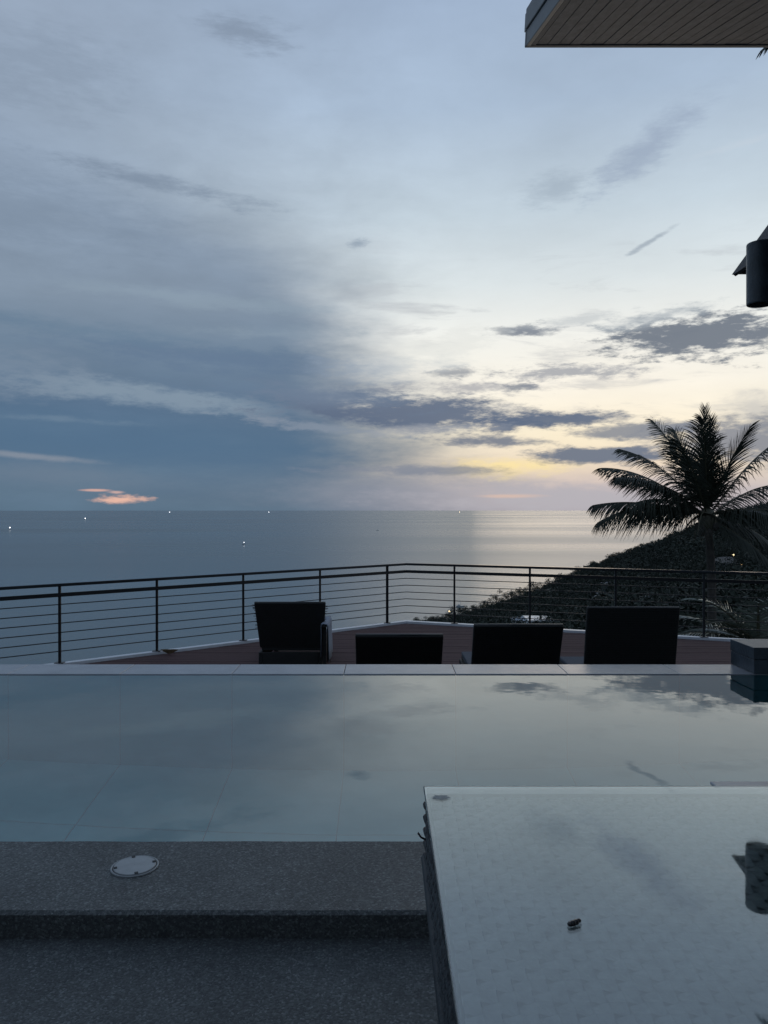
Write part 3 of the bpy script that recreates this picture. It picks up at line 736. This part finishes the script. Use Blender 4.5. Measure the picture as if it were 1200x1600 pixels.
# ------------------------------------------------------------------ loungers
def lounger(px, dtop, ytop, wpx, ang, label, taper=1.0, frayed=False):
    w = wpx/F*dtop; zt = Z(ytop, dtop); hh = .25; xc = (px-600)/F*dtop
    rise = zt-(DECK+hh); yb = dtop + rise/math.tan(R(ang))
    T = thing('sun_lounger', (xc, yb, DECK), label, 'sun lounger', 'wicker sun loungers on the deck')
    wb = w*taper; x0, x1 = xc-wb/2, xc+wb/2; Ls = 1.05
    MB().box(x0+.02, x1-.02, yb+.03, yb+Ls, DECK+hh-.012, DECK+hh+.03).build('cushion', M_cush, T, bevel=.012)
    MB().box(x0+.02, x1-.02, yb-.02, yb+Ls, DECK+hh-.05, DECK+hh-.0125).build('seat', M_wick, T, bevel=.01)
    for xx in (x0+.001, x1-.041): MB().box(xx, xx+.04, yb-.12, yb+Ls+.03, DECK+.06, DECK+hh-.052).build('side_panel', M_wick, T, bevel=.008)
    MB().box(x0+.042, x1-.042, yb+Ls-.02, yb+Ls+.03, DECK+.06, DECK+hh-.052).build('end_panel', M_wick, T, bevel=.008)
    MB().box(x0+.042, x1-.042, yb-.12, yb-.08, DECK+.06, DECK+hh-.052).build('rear_panel', M_wick, T, bevel=.008)
    for xx in (x0+.04, x1-.04):
        for yy in (yb-.08, yb+Ls-.02): MB().box(xx-.025, xx+.025, yy-.025, yy+.025, DECK+.002, DECK+.0595).build('leg', M_wick, T)
    a = Vector((xc, yb, DECK+hh-.01)); b_ = Vector((xc, dtop, zt)); up = (b_-a).normalized(); nrm = up.cross(Vector((1,0,0))).normalized()
    if nrm.y > 0: nrm = -nrm
    L = (b_-a).length
    def edge(s_, n_, sd): return a + up*(L*s_) + nrm*n_ + Vector((sd*(wb+(w-wb)*s_)/2, 0, 0))
    br = MB().add([edge(s_, n_, sd) for n_ in (-.022, .022) for s_, sd in ((0,-1), (0,1), (1,1), (1,-1))],
                  [(3,2,1,0), (4,5,6,7), (0,1,5,4), (1,2,6,5), (2,3,7,6), (3,0,4,7)]).build('backrest', M_wick, T, bevel=.014, seg=3)
    mb = MB(); n_ = int(L/.022)
    for i in range(n_):
        s_ = (i+.5)/n_; c_ = a + up*(L*s_) + nrm*.021
        mb.obox(c_, (1,0,0), up, nrm, (wb+(w-wb)*s_)/2-.012, L/n_*.36, .004)
    tag(mb.build('woven_strands', M_wick, br), kind='stuff')
    mb = MB(); mb.tube([edge(0, 0, -.96), edge(.985, 0, -.965), edge(.985, 0, .965), edge(0, 0, .96)], .018, 8); mb.build('back_frame', M_black, T, smooth=True)
    if frayed:
        mb = MB()
        for i in range(40):
            sd = random.choice((-1, 1)); p0 = edge(random.uniform(.3, .98), 0, sd)
            mb.tube([p0-Vector((sd*.02,0,0)), p0+Vector((sd*random.uniform(.008, .03), 0, random.uniform(-.012, .006)))], .003, 4)
        tag(mb.build('frayed_strands', M_wick, T), kind='stuff')
        xx = x1+.032
        MB().box(xx-.025, xx+.025, yb-.30, yb+.45, DECK+.50, DECK+.53).build('armrest', M_wick, T, bevel=.008)
        for yy in (yb-.25, yb+.4): MB().box(xx-.02, xx+.02, yy-.02, yy+.02, DECK+.002, DECK+.4985).build('arm_post', M_wick, T)
    return xc, yb, wb
l1 = lounger(453, 8.55, 941, 112, 72, 'black wicker lounger with frayed edges, leftmost and farthest of the four', .90, True)
lounger(624, 7.08, 992, 138, 54, 'black wicker lounger with the lowest reclined back, second from the left')
lounger(810.5, 6.92, 976, 141, 64, 'black wicker lounger in front of the white roofed hillside house, third from left')
lounger(989.5, 6.76, 948, 145, 79, 'black wicker lounger with the most upright back, rightmost of the four')
# towel over the armrest of the leftmost lounger
xc, yb, w = l1; xx = xc+w/2+.032
mb = MB(); prof = [(-.034, .18), (-.034, .45), (-.036, .51), (-.030, .536), (0, .541), (.032, .536), (.040, .51), (.042, .42), (.046, .25), (.050, .12)]
n_ = 10; V = []
for j in range(n_+1):
    y_ = yb-.30+.6*j/n_
    for i, (u, z) in enumerate(prof):
        V.append((xx+u+.004*math.sin(j*1.7+i), y_, DECK+z+(.012*math.sin(j*.9) if i in (0, len(prof)-1) else 0)))
k = len(prof); mb.add(V, [(j*k+i, j*k+i+1, (j+1)*k+i+1, (j+1)*k+i) for j in range(n_) for i in range(k-1)])
to = tag(mb.build('towel', M_towel, smooth=True), 'pale blue grey towel draped over the arm of the leftmost lounger', 'towel')
so_ = to.modifiers.new('solid', 'SOLIDIFY'); so_.thickness = .005; so_.offset = 1
# dry leaf on the deck edge
p = atpx(262); p = Vector((p.x+.06, p.y-.14, DECK+.002))
mb = MB(); V = []
for j in range(9):
    u = j/8-.5; w_ = .055*math.cos(u*math.pi)+.002
    for s_ in (-1, 0, 1): V.append((p.x+u*.22, p.y+s_*w_*.4, p.z+.004+abs(s_)*.05*math.cos(u*3)+.14*abs(u)**1.5))
mb.add(V, [(j*3+k_, j*3+k_+1, (j+1)*3+k_+1, (j+1)*3+k_) for j in range(8) for k_ in range(2)])
lf = tag(mb.build('dry_leaf', M_dry), 'curled dry leaf lying at the deck edge left of the leftmost lounger', 'leaf')
s2 = lf.modifiers.new('solid', 'SOLIDIFY'); s2.thickness = .003

# ------------------------------------------------------------------ skimmer lid in the step
dc = 2.42; cx = (212-600)/F*dc; cy = (SLAB-CZ)*-F/(1355.5-HOR)
T = thing('skimmer_lid', (cx, cy, SLAB), 'round pale plastic lid with four dark notches set in the step', 'lid')
r_ = .0725
MB().lathe([(r_*1.0, .0005), (r_*1.0, .004), (r_*.965, .0052), (r_*.93, .004), (r_*.93, .0008)], (cx, cy, SLAB), 48).build('rim', M_lid, T)
MB().lathe([(r_*.93, .0011), (r_*.88, .0012), (r_*.001, .0012)], (cx, cy, SLAB), 48).build('groove', M_rubber, T)
MB().lathe([(r_*.885, .0014), (r_*.885, .0055), (r_*.86, .0068), (r_*.5, .0074), (.001, .0076)], (cx, cy, SLAB), 48).build('cover', M_lid, T)
for a in (22, 112, 202, 292):
    qx, qy = cx+r_*.80*math.cos(R(a)), cy+r_*.80*math.sin(R(a))
    mb = MB(); u = Vector((math.cos(R(a)), math.sin(R(a)), 0)); v_ = Vector((-u.y, u.x, 0))
    mb.obox((qx, qy, SLAB+.0074), u, v_, (0,0,1), .005, .0055, .0012); mb.build('notch', M_rubber, T)

# ------------------------------------------------------------------ woven table with a glass top
TZ = CZ-.46; ty1, ty0, tx_0, tx_1 = .46*F/(1228-HOR), .18, .0655, 1.15
T = thing('rattan_table', ((tx_0+tx_1)/2, (ty0+ty1)/2, 0), 'woven rattan dining table with a pale glass top', 'table')
TABLE = T
gm = bpy.data.materials.new('table_glass'); gm.use_nodes = True; t = gm.node_tree; t.nodes.clear()
gl = t.nodes.new('ShaderNodeBsdfGlass'); gl.inputs['IOR'].default_value = 1.85; gl.inputs['Color'].default_value = (.95, .975, .97, 1)
n = t.nodes.new('ShaderNodeTexNoise'); n.inputs['Scale'].default_value = 14; n.inputs['Detail'].default_value = 8; n.inputs['Roughness'].default_value = .7
tcn = t.nodes.new('ShaderNodeTexCoord'); t.links.new(tcn.outputs['Object'], n.inputs['Vector'])
rr = t.nodes.new('ShaderNodeMapRange'); rr.inputs['From Min'].default_value = .35; rr.inputs['From Max'].default_value = .75; rr.inputs['To Min'].default_value = .0; rr.inputs['To Max'].default_value = .035
t.links.new(n.outputs['Fac'], rr.inputs[0]); t.links.new(rr.outputs[0], gl.inputs['Roughness'])
ou = t.nodes.new('ShaderNodeOutputMaterial'); t.links.new(gl.outputs[0], ou.inputs[0])
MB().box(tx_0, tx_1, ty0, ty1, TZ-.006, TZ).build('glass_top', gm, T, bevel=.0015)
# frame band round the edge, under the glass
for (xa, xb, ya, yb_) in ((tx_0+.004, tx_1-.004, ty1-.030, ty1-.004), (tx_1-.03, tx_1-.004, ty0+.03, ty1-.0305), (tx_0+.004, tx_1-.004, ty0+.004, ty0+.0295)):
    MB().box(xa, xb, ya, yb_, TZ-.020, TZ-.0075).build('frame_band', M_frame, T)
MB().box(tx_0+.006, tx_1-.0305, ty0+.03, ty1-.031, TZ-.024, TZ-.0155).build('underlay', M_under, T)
# the weave: flat strands over and under
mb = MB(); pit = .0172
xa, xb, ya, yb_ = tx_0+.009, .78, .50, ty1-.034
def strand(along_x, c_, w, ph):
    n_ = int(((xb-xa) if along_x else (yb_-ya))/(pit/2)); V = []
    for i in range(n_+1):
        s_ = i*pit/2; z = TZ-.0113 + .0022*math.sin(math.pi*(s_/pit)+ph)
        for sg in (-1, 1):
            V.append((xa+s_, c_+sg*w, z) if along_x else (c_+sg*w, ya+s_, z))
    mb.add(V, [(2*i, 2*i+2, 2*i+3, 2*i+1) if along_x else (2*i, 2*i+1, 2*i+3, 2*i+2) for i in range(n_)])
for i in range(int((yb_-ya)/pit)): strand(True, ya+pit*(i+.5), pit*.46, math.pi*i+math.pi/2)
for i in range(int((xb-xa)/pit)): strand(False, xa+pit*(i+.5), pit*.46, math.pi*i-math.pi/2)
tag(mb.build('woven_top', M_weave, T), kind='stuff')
# apron: stacked woven strands with a scalloped edge
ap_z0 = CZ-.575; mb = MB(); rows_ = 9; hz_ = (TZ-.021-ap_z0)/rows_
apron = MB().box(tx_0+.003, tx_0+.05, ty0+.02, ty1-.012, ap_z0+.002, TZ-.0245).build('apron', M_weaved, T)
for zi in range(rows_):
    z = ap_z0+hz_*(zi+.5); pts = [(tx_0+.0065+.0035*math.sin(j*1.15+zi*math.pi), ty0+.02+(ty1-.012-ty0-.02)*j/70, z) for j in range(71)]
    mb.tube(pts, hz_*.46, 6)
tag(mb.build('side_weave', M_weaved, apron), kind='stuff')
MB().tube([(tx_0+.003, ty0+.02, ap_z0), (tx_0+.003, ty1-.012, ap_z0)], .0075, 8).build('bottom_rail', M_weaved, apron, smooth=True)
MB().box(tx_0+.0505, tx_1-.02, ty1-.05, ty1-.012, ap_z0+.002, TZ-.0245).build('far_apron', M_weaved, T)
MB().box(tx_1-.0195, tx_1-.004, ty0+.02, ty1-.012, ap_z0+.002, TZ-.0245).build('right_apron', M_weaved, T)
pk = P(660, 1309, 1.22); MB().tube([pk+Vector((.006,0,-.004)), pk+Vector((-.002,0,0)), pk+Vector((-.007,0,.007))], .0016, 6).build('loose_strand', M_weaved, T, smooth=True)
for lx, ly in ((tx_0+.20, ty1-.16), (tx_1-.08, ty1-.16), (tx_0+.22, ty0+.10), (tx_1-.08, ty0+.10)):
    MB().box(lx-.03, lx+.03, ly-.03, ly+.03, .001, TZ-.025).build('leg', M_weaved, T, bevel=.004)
# small insect on the glass
bc = P(898, 1446, .46*F/(1446-HOR)); bc.z = TZ
T = thing('insect', bc, 'tiny dark insect resting on the glass tabletop', 'insect')
u = Vector((math.cos(R(28)), math.sin(R(28)), 0)); v_ = Vector((-u.y, u.x, 0))
mb = MB()
for s_, r_, h_ in ((-.0058, .0030, .0017), (-.0022, .0034, .0019), (.0022, .0033, .0020), (.0062, .0026, .0026)):
    mb.ball(bc+u*s_+Vector((0,0,h_+.0004)), r_, 10, (1.15, 1.0, .85))
mb.build('body', M_bug, T, smooth=True)
for s_ in (-1, 1):
    for k in (-.003, 0, .003):
        MB().tube([bc+u*k+Vector((0,0,.0026)), bc+u*k*1.5+v_*s_*.0038+Vector((0,0,.0034)), bc+u*k*1.9+v_*s_*.0052+Vector((0,0,.0002))], .00028, 4).build('leg', M_bug, T)
# smear of dried water and specks on the glass
mb = MB(); a0 = P(689, 1246, .46*F/(1246.5-HOR)); V = [(a0.x, a0.y, TZ+.0004)]
for k in range(26):
    an = 2*math.pi*k/26; rr_ = 1+.18*math.sin(k*2.3)+.12*math.sin(k*5.1)
    V.append((a0.x+.0135*rr_*math.cos(an), a0.y+.009*rr_*math.sin(an), TZ+.0003))
mb.add(V, [(0, 1+k, 1+(k+1) % 26) for k in range(26)])
M_spot = mat('dried_water', (.20, .24, .25), .5, .2, 200)
mb.build('water_mark', M_spot, TABLE)

# ------------------------------------------------------------------ eave at the upper right
ED, EZ = 5.0, CZ + (HOR-79)/F*5.0
tanr = (HOR-378)/F; fw = Vector((0, math.cos(math.atan(tanr)), math.sin(math.atan(tanr)))); upn = Vector((0, -fw.z, fw.y))
ex0, ex1 = (819-600)/F*ED, 7.2; Lr = 6.9
far = Vector((0, ED, EZ))
T = thing('villa_roof', (ex0+3, ED-Lr, 0), 'grey edged roof eave with a timber board ceiling at the upper right', 'roof')
def slab(x0, x1, s0, s1, n0, n1, name, m, par=T, bev=.004):
    c_ = Vector(((x0+x1)/2, 0, 0)) + far - fw*((s0+s1)/2) + upn*((n0+n1)/2)
    return MB().obox(c_, (1,0,0), fw, upn, (x1-x0)/2, abs(s1-s0)/2, abs(n1-n0)/2).build(name, m, par, bevel=bev)
slab(ex0+.03, ex1, .07, Lr, .052, .19, 'roof_deck', M_roof)
slab(ex0, ex1, .0, .068, .010, .10, 'front_fascia', M_fasc2)
slab(ex0-.004, ex1, -.02, .06, .1005, .205, 'front_cap', M_fasc)
slab(ex0, ex0+.028, .0685, Lr, .008, .10, 'side_fascia', M_fasc)
slab(ex0-.012, ex0+.028, .0605, Lr, .1005, .215, 'side_cap', M_fasc)
slab(ex0+.0285, ex0+.062, .0685, Lr, .012, .050, 'edge_trim', M_fasc2)
slab(ex0+.05, ex1, .14, Lr, .1905, .23, 'roof_sheet', M_roof)
pw = .071; i = 0; x = ex0+.063
while x < ex1-.1:
    ln = .95 + (i*.37) % .5 if i % 3 == 1 else Lr
    cuts = [.069, ln, Lr-.002] if ln < Lr else [.069, Lr-.002]
    for a, b_ in zip(cuts[:-1], cuts[1:]):
        slab(x+.002, x+pw-.002, a+.001, b_-.001, .015+random.uniform(-.0012, .0012), .0505, 'soffit_board', M_soff, bev=.0015)
    x += pw; i += 1
# house wall that carries the eave, behind the seat and out of the picture
slabz = (far - fw*Lr).z
M_vw = mat('villa_plaster', (.10, .095, .09), .85, .1, 2)
tag(MB().box(-8.8, 7.0, -1.6, -1.3, 0.001, (far - fw*(ED+1.25)).z+.03).build('villa_wall', M_vw), 'plastered villa wall behind the terrace table', 'wall')

# ------------------------------------------------------------------ pavilion at the right edge, its far gable in view
GD = 6.3; PD = 1.55; tip = P(1145, 428, GD); slope = 76/55*1.0
T = thing('pavilion', (tip.x+1.6, GD-.8, DECK), 'dark steep gabled pavilion roof cut by the right edge', 'pavilion')
hw = 1.5; apx = Vector((tip.x+hw, GD, tip.z+hw*slope))
endr = Vector((tip.x+2*hw, GD, tip.z))
for a, b_ in ((tip, apx), (endr, apx)):
    d_ = (b_-a).normalized(); nrm = Vector((0,1,0)).cross(d_); nrm = nrm if nrm.z < 0 else -nrm
    sg = 1 if b_.x > a.x else -1; tb = .036
    q4 = [(a.x, a.z), (a.x+sg*tb/.81, a.z), (b_.x, b_.z-tb/.587), (b_.x, b_.z)]
    MB().add([(x_, y_, z_) for y_ in (GD-.026, GD+.026) for x_, z_ in q4], [(3,2,1,0), (4,5,6,7), (0,1,5,4), (1,2,6,5), (2,3,7,6), (3,0,4,7)]).build('barge_board', M_roof, T)
    MB().obox((a+b_)/2+nrm*.012-Vector((0,PD/2+.026,0)), d_, (0,1,0), nrm, (b_-a).length/2+.02, PD/2, .012).build('roof_slope', M_roof, T)
MB().box(tip.x+.03, endr.x-.03, GD-.02, GD+.024, tip.z+.001, tip.z+.032).build('tie_beam', M_roof, T)
M_gab = mat('gable_panel', (.27, .24, .22), .7, .12, 6)
MB().add([(tip.x+.05, GD+.004, tip.z+.033), (endr.x-.05, GD+.004, tip.z+.033), (apx.x, GD+.004, apx.z-.10), (tip.x+.05, GD+.018, tip.z+.033), (endr.x-.05, GD+.018, tip.z+.033), (apx.x, GD+.018, apx.z-.10)],
         [(0,1,2), (5,4,3), (0,3,4,1), (1,4,5,2), (2,5,3,0)]).build('gable_panel', M_gab, T)
for px_ in (tip.x+.50, endr.x-.3):
    for py_ in (GD-.10, GD-PD+.12): MB().box(px_-.06, px_+.06, py_-.06, py_+.06, DECK+.002 if py_ > 5.5 else WATER+.03, tip.z+.30).build('post', M_roof, T)
for px_ in (tip.x+.46, endr.x-.34): MB().box(px_, px_+.08, GD-PD+.19, GD-.17, tip.z+.1, tip.z+.2).build('side_beam', M_roof, T)

# cylindrical lamp held by the pavilion's near post
lx = P(1188.5, 430, 5.3); rad2 = .093; zb, ztop = Z(476, 5.3), Z(381, 5.3); zc = (zb+ztop)/2
T = thing('wall_lamp', (tip.x+.44, GD-PD+.12, zc), 'dark cylindrical lamp in front of the pavilion gable', 'lamp')
MB().lathe([(.001, .03), (rad2*.86, .03), (rad2*.86, .0), (rad2*.97, -.001), (rad2, .006), (rad2, ztop-zb-.006), (rad2*.97, ztop-zb), (.001, ztop-zb)], (lx.x, 5.3, zb), 40).build('lamp_housing', M_conc, T)
MB().beam((lx.x+rad2-.01, 5.3, zc), (tip.x+.5, GD-PD+.14, zc), .04, .05).build('bracket', M_conc, T)

for o in bpy.data.objects:
    if '_o' in o: del o['_o']
